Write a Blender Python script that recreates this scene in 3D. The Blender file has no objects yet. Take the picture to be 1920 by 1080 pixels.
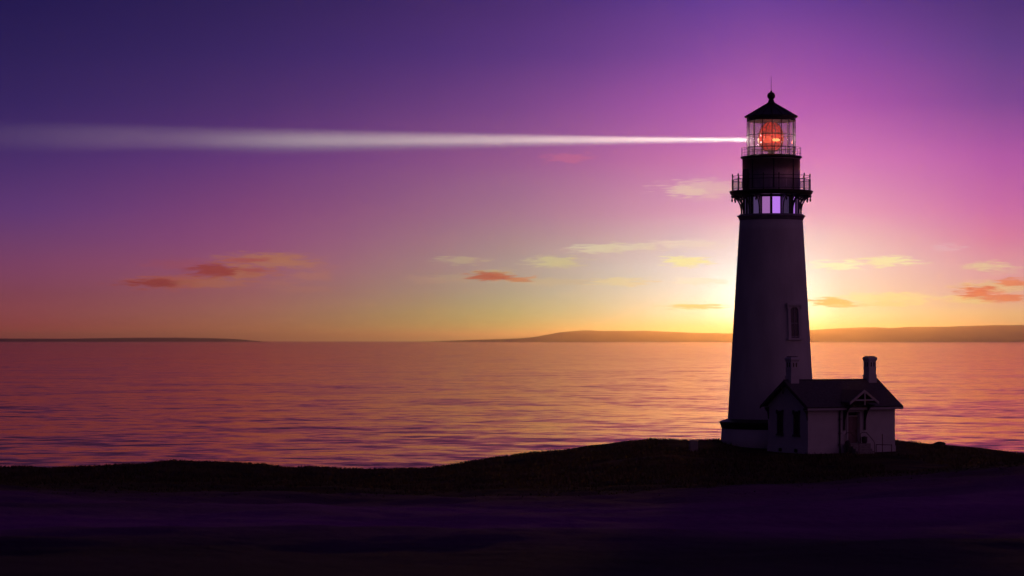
import bpy, math, random
import numpy as np
from mathutils import Matrix, Vector
random.seed(7); rng = np.random.default_rng(7)
R = math.radians
SC = bpy.context.scene
COL = SC.collection
F = 4740.0                      # focal length of the photograph in its own pixels
CZ = 9.0                        # eye height above the house's ground
HOR = 637.0

# ------------------------------------------------------------------ camera
cam = bpy.data.cameras.new('camera'); co = bpy.data.objects.new('camera', cam); COL.objects.link(co)
co.location = (0, 0, CZ); co.rotation_euler = (R(90), 0, 0)
cam.sensor_width = 36; cam.lens = F / 1920 * 36
cam.shift_y = (HOR - 540) / 1920
cam.clip_start = 0.5; cam.clip_end = 300000
cam.dof.use_dof = True; cam.dof.focus_distance = 203; cam.dof.aperture_fstop = 1.6
SC.camera = co
SC.view_settings.view_transform = 'Standard'; SC.view_settings.look = 'None'
SC.view_settings.exposure = 0; SC.view_settings.gamma = 1
SC.render.engine = 'CYCLES'
cy = SC.cycles
cy.use_denoising = True; cy.denoiser = 'OPENIMAGEDENOISE'
cy.max_bounces = 6; cy.volume_bounces = 0; cy.transparent_max_bounces = 24
cy.sample_clamp_indirect = 0; cy.caustics_reflective = False; cy.caustics_refractive = False

def lin(c):
    o = []
    for v in c:
        v = v / 255
        o.append(v / 12.92 if v <= 0.04045 else ((v + 0.055) / 1.055) ** 2.4)
    return np.array(o)

# ------------------------------------------------------------------ sky (a function of compass direction and height only)
w = bpy.data.worlds.new('World'); SC.world = w; w.use_nodes = True
nt = w.node_tree; N = nt.nodes; L = nt.links
for n in list(N): N.remove(n)
def nd(t, **k):
    n = N.new(t)
    for a, b in k.items(): setattr(n, a, b)
    return n
def mth(op, a, b=None, c=None, clamp=False):
    n = nd('ShaderNodeMath', operation=op, use_clamp=clamp)
    for i, v in enumerate((a, b, c)):
        if v is None: continue
        if isinstance(v, (int, float)): n.inputs[i].default_value = v
        else: L.new(v, n.inputs[i])
    return n.outputs[0]
def mixc(f, a, b):
    n = nd('ShaderNodeMix', data_type='RGBA'); n.clamp_factor = True
    for s, v in ((0, f), (6, a), (7, b)):
        if isinstance(v, (int, float)): n.inputs[s].default_value = v
        elif isinstance(v, (tuple, list, np.ndarray)): n.inputs[s].default_value = (*[float(x) for x in v], 1)
        else: L.new(v, n.inputs[s])
    return n.outputs[2]
tc = nd('ShaderNodeTexCoord'); sp = nd('ShaderNodeSeparateXYZ'); L.new(tc.outputs['Generated'], sp.inputs[0])
dx, dy, dz = sp.outputs
az = mth('MULTIPLY', mth('ARCTAN2', dx, dy), 180 / math.pi)
el = mth('MULTIPLY', mth('ARCSINE', dz), 180 / math.pi)
# wide soft drift so the bands are not ruler straight
cv = nd('ShaderNodeCombineXYZ'); L.new(mth('MULTIPLY', az, 0.09), cv.inputs[0]); L.new(mth('MULTIPLY', el, 0.6), cv.inputs[1])
nz = nd('ShaderNodeTexNoise'); nz.inputs['Scale'].default_value = 1; nz.inputs['Detail'].default_value = 5; L.new(cv.outputs[0], nz.inputs['Vector'])
elw = mth('ADD', el, mth('MULTIPLY', mth('SUBTRACT', nz.outputs[0], 0.5), 0.35))
tt = mth('SQRT', mth('DIVIDE', mth('MAXIMUM', elw, 0.0), 90.0))
YG = [0, 100, 200, 300, 400, 450, 500, 550, 590, 615, 637]
XG = [50, 480, 960, 1310, 1430, 1580, 1870]
TAB = {
 50:  [(32,24,78),(42,31,86),(53,37,96),(72,46,108),(97,57,118),(112,63,112),(130,68,104),(140,71,88),(146,71,74),(150,66,60),(146,60,55)],
 480: [(45,32,88),(56,38,100),(74,46,108),(100,56,122),(130,70,122),(143,78,122),(155,88,114),(158,98,102),(162,106,86),(165,106,72),(165,98,62)],
 960: [(68,42,112),(84,50,126),(120,64,135),(158,84,140),(178,112,140),(185,130,138),(187,145,140),(192,160,135),(196,170,115),(198,172,100),(195,165,88)],
 1310:[(92,56,145),(125,68,155),(172,84,168),(208,108,170),(226,151,180),(232,190,190),(240,222,212),(248,240,216),(254,250,204),(251,243,165),(245,222,115)],
 1430:[(102,60,150),(140,74,160),(182,92,172),(216,118,178),(233,164,188),(246,214,208),(266,254,238),(310,300,270),(350,335,275),(320,300,210),(270,245,140)],
 1580:[(92,54,142),(131,68,158),(173,81,168),(217,115,179),(236,154,180),(240,190,185),(245,215,195),(249,224,190),(253,245,180),(253,238,145),(250,215,110)],
 1870:[(72,46,118),(92,58,135),(126,68,148),(181,86,165),(209,105,165),(224,122,159),(230,150,160),(235,170,155),(243,193,132),(245,190,115),(240,175,95)]}
def column(x):
    """Catmull-Rom across the azimuth columns, colours kept in sRGB while interpolating"""
    A = np.array([TAB[k] for k in XG], float)
    x = min(max(x, XG[0]), XG[-1]); i = max(0, min(len(XG) - 2, int(np.searchsorted(XG, x)) - 1))
    t = (x - XG[i]) / (XG[i + 1] - XG[i])
    def tan(j):
        a, b = max(j - 1, 0), min(j + 1, len(XG) - 1)
        return (A[b] - A[a]) / (XG[b] - XG[a])
    h = XG[i + 1] - XG[i]
    return ((2*t**3 - 3*t*t + 1) * A[i] + (t**3 - 2*t*t + t) * h * tan(i) + (-2*t**3 + 3*t*t) * A[i+1] + (t**3 - t*t) * h * tan(i+1))
def el_of(y): return math.degrees(math.atan((HOR - y) / F))
def az_of(x): return math.degrees(math.atan((x - 960) / F))
cols = []
def addcol(azd, stops): cols.append((azd, sorted(stops, key=lambda s: s[0])))
def framecol(azd, x, k=1.0, tint=(1, 1, 1), up=1.0):
    c = column(x); st = []
    for y, v in zip(YG, c):
        g = 1 + np.interp(x, [50, 480, 960, 1310, 1580, 1870], [.95, .65, .22, .0, .0, .10]) * max(0, 1 - el_of(y) / .75)   # the air above the horizon dims the lowest sky
        wgt = max(0, 1 - el_of(y) / 7)                                   # the sunlit air adds its own orange
        cf = np.array([np.interp(x, [480, 960, 1310, 1430, 1580, 1870], q) for q in ([.98, .60, .62, .78, .74, .84], [1, 1.10, 1.02, 1, 1, 1.0], [1.02, 1.14, 1.22, 1.15, 1.2, 1.10])])
        st.append((el_of(y), lin(np.clip(v, 0, 400)) * k * g * np.array(tint) * (1 + wgt * (cf - 1))))
    top = st[0][1]
    for e, m in ((11, .72), (18, .48), (35, .30), (90, .22)):
        st.append((e, top * m * up))
    addcol(azd, st)
def backcol(azd, low, high):
    addcol(azd, [(0, lin(low)), (12, lin(low) * .9), (40, lin(high)), (90, lin((30, 21, 56)))])
backcol(-180, (47, 29, 56), (42, 26, 56))
backcol(-120, (15, 12, 34), (15, 12, 34))
backcol(-60, (24, 15, 42), (20, 14, 42))
framecol(-28, 50, .45); framecol(-17, 50, .75)
for x in (50, 200, 340, 480, 640, 800, 960, 1090, 1200, 1310, 1370, 1430, 1500, 1580, 1680, 1780, 1870): framecol(az_of(x), x)
framecol(17, 1870, .75); framecol(28, 1870, .45)
backcol(60, (78, 46, 80), (48, 31, 62))
backcol(115, (112, 70, 98), (72, 46, 80))
backcol(180, (47, 29, 56), (42, 26, 56))
cur = None; prev = None
for a, st in cols:
    r = nd('ShaderNodeValToRGB'); cr = r.color_ramp; cr.interpolation = 'LINEAR'
    while len(cr.elements) > 1: cr.elements.remove(cr.elements[-1])
    for i, (e, c) in enumerate(st):
        p = math.sqrt(max(e, 0) / 90)
        q = cr.elements[0] if i == 0 else cr.elements.new(p)
        q.position = p; q.color = (*[float(v) for v in c], 1)
    L.new(tt, r.inputs[0])
    if cur is None: cur = r.outputs[0]
    else:
        f = mth('DIVIDE', mth('SUBTRACT', az, prev), a - prev, clamp=True)
        cur = mixc(f, cur, r.outputs[0])
    prev = a
# clouds: soft drawn-out streaks at their own bearing and height
cn = nd('ShaderNodeCombineXYZ'); L.new(mth('MULTIPLY', az, 2.2), cn.inputs[0]); L.new(mth('MULTIPLY', el, 14.0), cn.inputs[1])
n1 = nd('ShaderNodeTexNoise'); n1.inputs['Scale'].default_value = 1.0; n1.inputs['Detail'].default_value = 4; L.new(cn.outputs[0], n1.inputs['Vector'])
vs = nd('ShaderNodeVectorMath', operation='SUBTRACT'); L.new(n1.outputs['Color'], vs.inputs[0]); vs.inputs[1].default_value = (.5, .5, .5)
vm = nd('ShaderNodeVectorMath', operation='MULTIPLY'); L.new(vs.outputs[0], vm.inputs[0]); vm.inputs[1].default_value = (1.15, .16, 0)
ae = nd('ShaderNodeCombineXYZ'); L.new(az, ae.inputs[0]); L.new(el, ae.inputs[1])
va = nd('ShaderNodeVectorMath', operation='ADD'); L.new(ae.outputs[0], va.inputs[0]); L.new(vm.outputs[0], va.inputs[1])
AE = va.outputs[0]
c3 = nd('ShaderNodeCombineXYZ'); L.new(mth('MULTIPLY', az, 3.2), c3.inputs[0]); L.new(mth('MULTIPLY', el, 30.0), c3.inputs[1])
n3 = nd('ShaderNodeTexNoise'); n3.inputs['Scale'].default_value = 1.0; n3.inputs['Detail'].default_value = 6; L.new(c3.outputs[0], n3.inputs['Vector'])
FEATHER = mth('MULTIPLY', mth('SUBTRACT', n3.outputs[0], .5), 1.9)
CL = [ # x, y, half width, half height, colour, opacity
 (346,496,70,8,(158,76,92),.45),(335,530,85,11,(170,88,74),.85),(299,532,55,7,(140,55,56),.9),(403,531,60,9,(170,106,88),.6),
 (450,511,55,13,(172,104,84),.95),(403,508,42,11,(148,60,60),.95),(500,487,75,11,(174,112,88),.9),(462,488,38,6,(164,78,80),.8),(482,508,20,5,(158,72,78),.7),
 (544,496,45,7,(174,114,92),.7),(585,518,36,8,(174,114,102),.6),(518,532,26,6,(172,112,98),.45),(570,543,50,5,(172,114,100),.4),(601,503,28,6,(170,108,104),.4),
 (860,488,40,7,(194,160,130),.9),(1041,491,44,10,(210,190,140),.95),(863,522,44,7,(188,156,125),.6),(1032,527,85,6,(200,178,138),.65),(807,524,45,6,(180,145,125),.4),
 (929,511,34,6,(200,168,122),.9),(922,518,40,7,(170,82,66),.95),(969,523,30,5,(188,124,90),.9),
 (1129,466,52,8,(220,200,165),.95),(1200,464,40,7,(226,204,175),.8),(1248,456,32,5,(232,205,185),.7),(1304,459,48,8,(238,215,192),.6),
 (1285,490,38,9,(244,232,160),.95),(1163,528,50,7,(226,208,155),.8),(1310,528,45,6,(243,235,200),.6),(1300,574,55,4,(243,200,112),.9),
 (1320,355,70,16,(234,176,172),.75),(1290,359,34,8,(238,192,170),.7),(1065,297,40,7,(196,100,140),.5),
 (1535,497,20,7,(252,244,205),.8),(1581,499,30,8,(252,244,190),.95),(1664,492,44,8,(252,230,170),.98),(1773,468,24,6,(240,178,182),.6),
 (1852,502,36,7,(245,198,152),.95),(1890,512,26,6,(240,178,155),.5),(1636,559,55,8,(253,234,160),.75),(1697,560,52,9,(252,224,148),.75),(1670,571,46,5,(252,222,140),.8),
 (1555,567,32,7,(240,178,96),.95),(1583,572,22,4,(243,190,110),.9),
 (1870,540,62,10,(246,194,132),.8),(1820,562,46,8,(250,210,132),.8),(1837,550,34,10,(214,98,76),.95),(1885,560,44,7,(222,122,90),.95),(1906,533,34,7,(226,128,94),.95)]
for x, y, hx, hy, c, op in CL:
    s = nd('ShaderNodeVectorMath', operation='SUBTRACT'); L.new(AE, s.inputs[0]); s.inputs[1].default_value = (az_of(x), el_of(y), 0)
    m = nd('ShaderNodeVectorMath', operation='MULTIPLY'); L.new(s.outputs[0], m.inputs[0])
    m.inputs[1].default_value = (82.7 / (hx * 1.5), 82.7 / (hy * 1.5), 0)
    l = nd('ShaderNodeVectorMath', operation='LENGTH'); L.new(m.outputs[0], l.inputs[0])
    mr = nd('ShaderNodeMapRange', interpolation_type='SMOOTHSTEP'); L.new(mth('ADD', l.outputs['Value'], FEATHER), mr.inputs[0])
    mr.inputs[1].default_value = 1.0; mr.inputs[2].default_value = .35; mr.inputs[3].default_value = 0; mr.inputs[4].default_value = op
    cur = mixc(mr.outputs[0], cur, lin(c) * (np.array([.80, 1.0, 1.12]) if x > 800 and c[1] > 150 else 1))
bg = nd('ShaderNodeBackground'); L.new(cur, bg.inputs[0]); bg.inputs[1].default_value = 1.0
wo = nd('ShaderNodeOutputWorld'); L.new(bg.outputs[0], wo.inputs[0])

# ------------------------------------------------------------------ sun, low behind the tower
SUN_AZ, SUN_EL = 5.75, 0.5
sl = bpy.data.lights.new('sun', 'SUN'); so = bpy.data.objects.new('sun', sl); COL.objects.link(so)
sl.energy = 0.16; sl.angle = R(.6); sl.color = (1.0, .42, .08)
d = Vector((math.sin(R(SUN_AZ)) * math.cos(R(SUN_EL)), math.cos(R(SUN_AZ)) * math.cos(R(SUN_EL)), math.sin(R(SUN_EL))))
so.rotation_euler = d.to_track_quat('Z', 'Y').to_euler()
so.location = d * 400

# ------------------------------------------------------------------ helpers
class MB:
    def __init__(s): s.v = []; s.f = []; s.sm = []
    def add(s, vs, fs, smooth=False):
        o = len(s.v); s.v += [tuple(v) for v in vs]
        for f in fs: s.f.append(tuple(o + i for i in f)); s.sm.append(smooth)
        return s
    def box(s, a, b, M=None):
        x0, y0, z0 = a; x1, y1, z1 = b
        vs = [(x0,y0,z0),(x1,y0,z0),(x1,y1,z0),(x0,y1,z0),(x0,y0,z1),(x1,y0,z1),(x1,y1,z1),(x0,y1,z1)]
        if M: vs = [M @ Vector(v) for v in vs]
        return s.add(vs, [(3,2,1,0),(4,5,6,7),(0,1,5,4),(1,2,6,5),(2,3,7,6),(3,0,4,7)])
    def lathe(s, prof, n=64, ph=0.0, c=(0, 0, 0), smooth=True, close=True):
        """prof = (r, z) from bottom to top on the outside"""
        vs = []; fs = []; k = len(prof)
        for r, z in prof:
            for i in range(n):
                a = ph + 2 * math.pi * i / n
                vs.append((c[0] + r * math.cos(a), c[1] + r * math.sin(a), c[2] + z))
        for j in range(k - 1):
            for i in range(n):
                i2 = (i + 1) % n
                fs.append((j*n+i, j*n+i2, (j+1)*n+i2, (j+1)*n+i))
        s.add(vs, fs, smooth)
        if close:
            o = len(s.v) - len(vs)
            s.f.append(tuple(o + i for i in reversed(range(n)))); s.sm.append(False)
            s.f.append(tuple(o + (k-1)*n + i for i in range(n))); s.sm.append(False)
        return s
    def tube(s, pts, r, n=8, r2=None):
        pts = [Vector(p) for p in pts]; k = len(pts); vs = []; fs = []
        for i, p in enumerate(pts):
            t = (pts[min(i+1, k-1)] - pts[max(i-1, 0)]).normalized()
            u = t.orthogonal().normalized() if i == 0 else (u - t * u.dot(t)).normalized()
            v = t.cross(u); rr = r if r2 is None else r + (r2 - r) * i / (k - 1)
            for q in range(n):
                a = 2 * math.pi * q / n; vs.append(p + rr * (math.cos(a) * u + math.sin(a) * v))
        for i in range(k - 1):
            for q in range(n):
                q2 = (q + 1) % n; fs.append((i*n+q, i*n+q2, (i+1)*n+q2, (i+1)*n+q))
        s.add(vs, fs, True); o = len(s.v) - len(vs)
        s.f.append(tuple(o + q for q in reversed(range(n)))); s.sm.append(False)
        s.f.append(tuple(o + (k-1)*n + q for q in range(n))); s.sm.append(False)
        return s
    def prism(s, poly, a, b, fn):
        """poly of 2-D points carried from a to b along the third axis; fn(u, v, t) gives the point"""
        n = len(poly)
        vs = [fn(u, v, a) for u, v in poly] + [fn(u, v, b) for u, v in poly]
        fs = [tuple(reversed(range(n))), tuple(range(n, 2*n))] + [(i, (i+1) % n, n + (i+1) % n, n + i) for i in range(n)]
        return s.add(vs, fs)
    def build(s, name, mat, parent=None, bevel=0):
        me = bpy.data.meshes.new(name); me.from_pydata(s.v, [], s.f); me.validate()
        if len(me.polygons) == len(s.sm): me.polygons.foreach_set('use_smooth', s.sm)
        import bmesh
        bm = bmesh.new(); bm.from_mesh(me); bmesh.ops.recalc_face_normals(bm, faces=bm.faces); bm.to_mesh(me); bm.free()
        me.materials.append(mat)
        o = bpy.data.objects.new(name, me); COL.objects.link(o)
        if parent: o.parent = parent
        if bevel:
            b = o.modifiers.new('bevel', 'BEVEL'); b.width = bevel; b.segments = 2; b.limit_method = 'ANGLE'
        return o
def tag(o, label=None, cat=None, group=None, kind=None):
    if label: o['label'] = label
    if cat: o['category'] = cat
    if group: o['group'] = group
    if kind: o['kind'] = kind
    return o
def empty(name, loc, rz=0):
    o = bpy.data.objects.new(name, None); COL.objects.link(o); o.location = loc; o.rotation_euler = (0, 0, rz); o.empty_display_size = .5
    return o
def copy_tree(o, parent=None):
    c = o.copy(); COL.objects.link(c); c.parent = parent
    for ch in list(o.children): copy_tree(ch, c)
    return c

def mat(name, base, rough=.6, var=.15, scale=3.0, bump=0.0, bscale=20.0, metal=0.0, base2=None, stretch=(1, 1, 1), spec=.5):
    m = bpy.data.materials.new(name); m.use_nodes = True; t = m.node_tree; b = t.nodes['Principled BSDF']
    b.inputs['Roughness'].default_value = rough; b.inputs['Metallic'].default_value = metal; b.inputs['Specular IOR Level'].default_value = spec
    c = t.nodes.new('ShaderNodeTexCoord'); mp = t.nodes.new('ShaderNodeMapping'); mp.inputs['Scale'].default_value = stretch
    t.links.new(c.outputs['Object'], mp.inputs[0])
    n = t.nodes.new('ShaderNodeTexNoise'); n.inputs['Scale'].default_value = scale; n.inputs['Detail'].default_value = 6
    t.links.new(mp.outputs[0], n.inputs['Vector'])
    r = t.nodes.new('ShaderNodeValToRGB'); r.color_ramp.elements[0].position = .3; r.color_ramp.elements[1].position = .7
    b2 = base2 or tuple(v * (1 - 2 * var) for v in base)
    r.color_ramp.elements[0].color = (*b2, 1); r.color_ramp.elements[1].color = (*base, 1)
    t.links.new(n.outputs[0], r.inputs[0]); t.links.new(r.outputs[0], b.inputs['Base Color'])
    if bump:
        n2 = t.nodes.new('ShaderNodeTexNoise'); n2.inputs['Scale'].default_value = bscale; n2.inputs['Detail'].default_value = 5
        t.links.new(mp.outputs[0], n2.inputs['Vector'])
        bp = t.nodes.new('ShaderNodeBump'); bp.inputs['Strength'].default_value = bump; bp.inputs['Distance'].default_value = .05
        t.links.new(n2.outputs[0], bp.inputs['Height']); t.links.new(bp.outputs[0], b.inputs['Normal'])
    return m
def emat(name, col, strength, rough=.3, base=(.05, .02, .02)):
    m = mat(name, base, rough); b = m.node_tree.nodes['Principled BSDF']
    b.inputs['Emission Color'].default_value = (*col, 1); b.inputs['Emission Strength'].default_value = strength
    return m

M_WHITE = mat('white_masonry', (.74, .71, .70), .7, .11, .8, .25, 9, stretch=(1, 1, .35))
M_HWALL = mat('house_paint', (.74, .71, .71), .7, .06, 1.2, .2, 14)
M_TRIM = mat('painted_trim', (.56, .53, .54), .6, .05, 4)
M_BLACK = mat('black_iron', (.018, .016, .018), .38, .2, 2.5, .12, 10)
M_DARKTRIM = mat('dark_trim', (.05, .045, .055), .5, .2, 4)
M_DRUM = mat('black_gloss_drum', (.50, .37, .36), .34, .12, 2.5, .10, 8, metal=.8)
M_CORN = mat('grey_iron_cornice', (.30, .26, .34), .4, .15, 3)
M_BRASS = mat('brass', (.28, .12, .05), .3, .2, 8, metal=.9)
M_STONE = mat('step_concrete', (.40, .36, .34), .8, .2, 4, .3, 20)
M_DOOR = mat('door_paint', (.30, .18, .19), .5, .15, 4)
M_RUST = mat('rusty_steel', (.20, .12, .09), .7, .3, 6)
M_BOX = mat('grey_steel_box', (.40, .37, .40), .6, .12, 3)
M_BARREL = mat('barrel_wood', (.10, .08, .08), .7, .25, 6, stretch=(4, 4, .5))
M_ROCK = mat('dark_rock', (.06, .055, .05), .9, .3, 3, .5, 6)
# shingles: courses along the slope
M_ROOF = mat('shingle_roof', (.13, .115, .13), .75, .2, 5)
t = M_ROOF.node_tree; bk = t.nodes.new('ShaderNodeTexBrick'); tc2 = t.nodes.new('ShaderNodeTexCoord')
bk.inputs['Scale'].default_value = 3.2; bk.inputs['Mortar Size'].default_value = .03; bk.inputs['Brick Width'].default_value = .6; bk.inputs['Row Height'].default_value = .3
t.links.new(tc2.outputs['Object'], bk.inputs['Vector'])
bp = t.nodes.new('ShaderNodeBump'); bp.inputs['Strength'].default_value = .5; bp.inputs['Distance'].default_value = .03; bp.invert = True
t.links.new(bk.outputs['Fac'], bp.inputs['Height']); t.links.new(bp.outputs[0], t.nodes['Principled BSDF'].inputs['Normal'])
M_GLASS_DARK = mat('dark_window_glass', (.012, .012, .018), .08, .1, 2)

M_GLASS_DIM = mat('dusty_window_glass', (.09, .075, .10), .25, .2, 2)
def glass_pane():
    m = bpy.data.materials.new('lantern_glass'); m.use_nodes = True; t = m.node_tree
    for n in list(t.nodes): t.nodes.remove(n)
    o = t.nodes.new('ShaderNodeOutputMaterial'); tr = t.nodes.new('ShaderNodeBsdfTransparent'); tr.inputs[0].default_value = (.93, .93, .95, 1)
    gl = t.nodes.new('ShaderNodeBsdfGlossy'); gl.inputs['Roughness'].default_value = .03
    tl = t.nodes.new('ShaderNodeBsdfTranslucent'); tl.inputs[0].default_value = (.85, .8, .8, 1)
    m1 = t.nodes.new('ShaderNodeMixShader'); m1.inputs[0].default_value = .13
    c = t.nodes.new('ShaderNodeTexCoord'); nz = t.nodes.new('ShaderNodeTexNoise'); nz.inputs['Scale'].default_value = 2; nz.inputs['Detail'].default_value = 4
    mr = t.nodes.new('ShaderNodeMapRange'); mr.inputs[3].default_value = .07; mr.inputs[4].default_value = .2
    t.links.new(c.outputs['Object'], nz.inputs['Vector']); t.links.new(nz.outputs[0], mr.inputs[0]); t.links.new(mr.outputs[0], m1.inputs[0])
    t.links.new(tr.outputs[0], m1.inputs[1]); t.links.new(tl.outputs[0], m1.inputs[2])
    m2 = t.nodes.new('ShaderNodeMixShader'); m2.inputs[0].default_value = .06
    t.links.new(m1.outputs[0], m2.inputs[1]); t.links.new(gl.outputs[0], m2.inputs[2]); t.links.new(m2.outputs[0], o.inputs[0])
    return m
M_PANE = glass_pane()

# ------------------------------------------------------------------ terrain
CREST = [(-400,884),(-100,880),(0,878),(45,875),(80,879),(130,876),(200,873),(230,871),(265,871),(330,865),(365,868),(415,869),(490,872),(530,877),(580,876),(640,880),(700,882),(800,880),
 (835,876),(870,870),(920,862),(960,858),(990,852),(1030,848),(1070,843),(1100,836),(1150,830),(1190,825),(1215,823),(1250,826),(1290,828),(1350,828),(1440,829),(1680,827),(1720,832),(1750,834),(1790,837),
 (1840,842),(1880,848),(1920,852),(2000,862),(2300,884)]
cx = np.array([c[0] for c in CREST]); cyy = np.array([c[1] for c in CREST])
MOUND = [(-400,915),(0,925),(240,934),(480,942),(960,944),(1200,941),(1400,930),(1650,914),(1920,890),(2300,865)]
mx = np.array([c[0] for c in MOUND]); my = np.array([c[1] for c in MOUND])
def vnoise(x, y, seed):
    g = np.random.default_rng(seed).random((256, 256))
    xi = np.floor(x).astype(int); yi = np.floor(y).astype(int); fx = x - xi; fy = y - yi
    fx = fx*fx*(3-2*fx); fy = fy*fy*(3-2*fy)
    a = g[xi % 256, yi % 256]; b = g[(xi+1) % 256, yi % 256]; c = g[xi % 256, (yi+1) % 256]; d = g[(xi+1) % 256, (yi+1) % 256]
    return (a*(1-fx)+b*fx)*(1-fy) + (c*(1-fx)+d*fx)*fy - .5
def ground(X, Y):
    X = np.asarray(X, float); Y = np.asarray(Y, float)
    cr = np.interp(960 + X * F / 212, cx, cyy)
    z212 = CZ - (cr - HOR) * 212 / F
    z195 = CZ - (cr + 21 - HOR) * 195 / F
    z160 = CZ - (.5 * cr + 478 - HOR) * 160 / F
    z90 = CZ - (np.interp(960 + X * F / 90, mx, my) - HOR) * 90 / F
    z125 = CZ - (np.minimum(np.interp(960 + X * F / 125, mx, my) - 20, .25 * cr + 706) - HOR) * 125 / F
    o = np.ones_like(X)
    KY = [-80, -5, 25, 50, 90, 125, 160, 195, 212, 236, 262, 320]
    KZ = [7.9*o, 7.3*o, 6.3*o, 5.0*o, z90, z125, z160, z195, z212, z212-3.0, -15.5*o, -19*o]
    T = [(KZ[min(i+1, 11)] - KZ[max(i-1, 0)]) / (KY[min(i+1, 11)] - KY[max(i-1, 0)]) for i in range(12)]
    z = np.full_like(X, 7.9)
    for i in range(11):
        h = KY[i+1] - KY[i]; t = (Y - KY[i]) / h; m = (t >= 0) & (t <= 1)
        v = (2*t**3-3*t*t+1)*KZ[i] + (t**3-2*t*t+t)*h*T[i] + (-2*t**3+3*t*t)*KZ[i+1] + (t**3-t*t)*h*T[i+1]
        z = np.where(m, v, z)
    z = np.where(Y > 320, -19, z)
    nzs = vnoise(X/9, Y/9, 1)*.5 + vnoise(X/3.1, Y/3.1, 2)*.25 + vnoise(X/1.1, Y/1.1, 3)*.10
    damp = np.where(Y < 60, np.clip((Y)/60, .3, 1), 1)
    # level ground round the buildings
    pad = np.exp(-(np.clip(np.hypot((X-26)/9.0, (Y-198.5)/7.5) - .8, 0, None) / .35) ** 2)
    near_crest = np.exp(-((Y-212)/9) ** 2)
    z = z + nzs * damp * (1 - pad) * (1 - .5 * near_crest)
    zp = np.clip(.2 + (Y - 199) * .035, .18, .5)
    return z * (1 - pad) + zp * pad
def gz(x, y): return float(ground(np.array([x]), np.array([y]))[0])
xs = np.concatenate([np.arange(-170, -60, 1.5), np.arange(-60, 60, .45), np.arange(60, 171, 1.5)])
ys = np.concatenate([np.arange(-80, 40, 1.5), np.arange(40, 240, .5), np.arange(240, 330, 2.0)])
GX, GY = np.meshgrid(xs, ys); GZ = ground(GX, GY)
nx, ny = len(xs), len(ys)
me = bpy.data.meshes.new('headland'); V = np.stack([GX, GY, GZ], -1).reshape(-1, 3)
idx = np.arange(nx*ny).reshape(ny, nx)
Q = np.stack([idx[:-1, :-1], idx[:-1, 1:], idx[1:, 1:], idx[1:, :-1]], -1).reshape(-1, 4)
def fast_mesh(me, V, Q, smooth=True):
    k = Q.shape[1]; me.vertices.add(len(V)); me.vertices.foreach_set('co', V.astype(np.float32).ravel())
    me.loops.add(Q.size); me.loops.foreach_set('vertex_index', Q.astype(np.int32).ravel())
    me.polygons.add(len(Q)); me.polygons.foreach_set('loop_start', np.arange(0, Q.size, k, dtype=np.int32)); me.polygons.foreach_set('loop_total', np.full(len(Q), k, np.int32))
    me.polygons.foreach_set('use_smooth', np.full(len(Q), smooth)); me.update(calc_edges=True)
fast_mesh(me, V, Q)
def ground_mat():
    m = bpy.data.materials.new('turf_and_painted_mist'); m.use_nodes = True; t = m.node_tree; b = t.nodes['Principled BSDF']
    b.inputs['Roughness'].default_value = .95; b.inputs['Specular IOR Level'].default_value = .1
    c = t.nodes.new('ShaderNodeTexCoord'); s = t.nodes.new('ShaderNodeSeparateXYZ'); t.links.new(c.outputs['Object'], s.inputs[0])
    def noise(sc, det=5):
        n = t.nodes.new('ShaderNodeTexNoise'); n.inputs['Scale'].default_value = sc; n.inputs['Detail'].default_value = det; t.links.new(c.outputs['Object'], n.inputs['Vector']); return n.outputs[0]
    def ramp(i, p0, c0, p1, c1):
        r = t.nodes.new('ShaderNodeValToRGB'); r.color_ramp.elements[0].position = p0; r.color_ramp.elements[0].color = (*c0, 1)
        r.color_ramp.elements[1].position = p1; r.color_ramp.elements[1].color = (*c1, 1); t.links.new(i, r.inputs[0]); return r.outputs[0]
    turf = ramp(noise(.25, 8), .35, (.03, .024, .010), .65, (.11, .085, .024))
    painted_mist = ramp(noise(.06, 3), .3, (.14, .035, .17), .7, (.44, .09, .48))  # purple foreground mist, painted into the ground colour
    jit = t.nodes.new('ShaderNodeMath'); jit.operation = 'MULTIPLY_ADD'; t.links.new(noise(.05, 4), jit.inputs[0]); jit.inputs[1].default_value = 24; t.links.new(s.outputs[1], jit.inputs[2])
    def band(a, b_):
        mr = t.nodes.new('ShaderNodeMapRange'); mr.interpolation_type = 'SMOOTHSTEP'; t.links.new(jit.outputs[0], mr.inputs[0])
        mr.inputs[1].default_value = a; mr.inputs[2].default_value = b_; return mr.outputs[0]
    mb = t.nodes.new('ShaderNodeMath'); mb.operation = 'MULTIPLY'; t.links.new(band(132, 70), mb.inputs[0]); t.links.new(band(54, 80), mb.inputs[1])
    peat = ramp(noise(.1, 4), .3, (.018, .012, .03), .7, (.05, .025, .07))
    far_ = t.nodes.new('ShaderNodeMix'); far_.data_type = 'RGBA'; t.links.new(band(104, 90), far_.inputs[0]); t.links.new(turf, far_.inputs[6]); t.links.new(peat, far_.inputs[7])
    mx_ = t.nodes.new('ShaderNodeMix'); mx_.data_type = 'RGBA'; t.links.new(mb.outputs[0], mx_.inputs[0]); t.links.new(far_.outputs[2], mx_.inputs[6]); t.links.new(painted_mist, mx_.inputs[7])
    t.links.new(mx_.outputs[2], b.inputs['Base Color'])
    bp = t.nodes.new('ShaderNodeBump'); bp.inputs['Strength'].default_value = .6; bp.inputs['Distance'].default_value = .25; t.links.new(noise(2.2, 6), bp.inputs['Height']); t.links.new(bp.outputs[0], b.inputs['Normal'])
    return m
me.materials.append(ground_mat())
hl = bpy.data.objects.new('headland', me); COL.objects.link(hl)
tag(hl, 'dark grassy headland rising to the lighthouse with purple mist painted on the ground in front', 'ground', kind='structure')

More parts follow.
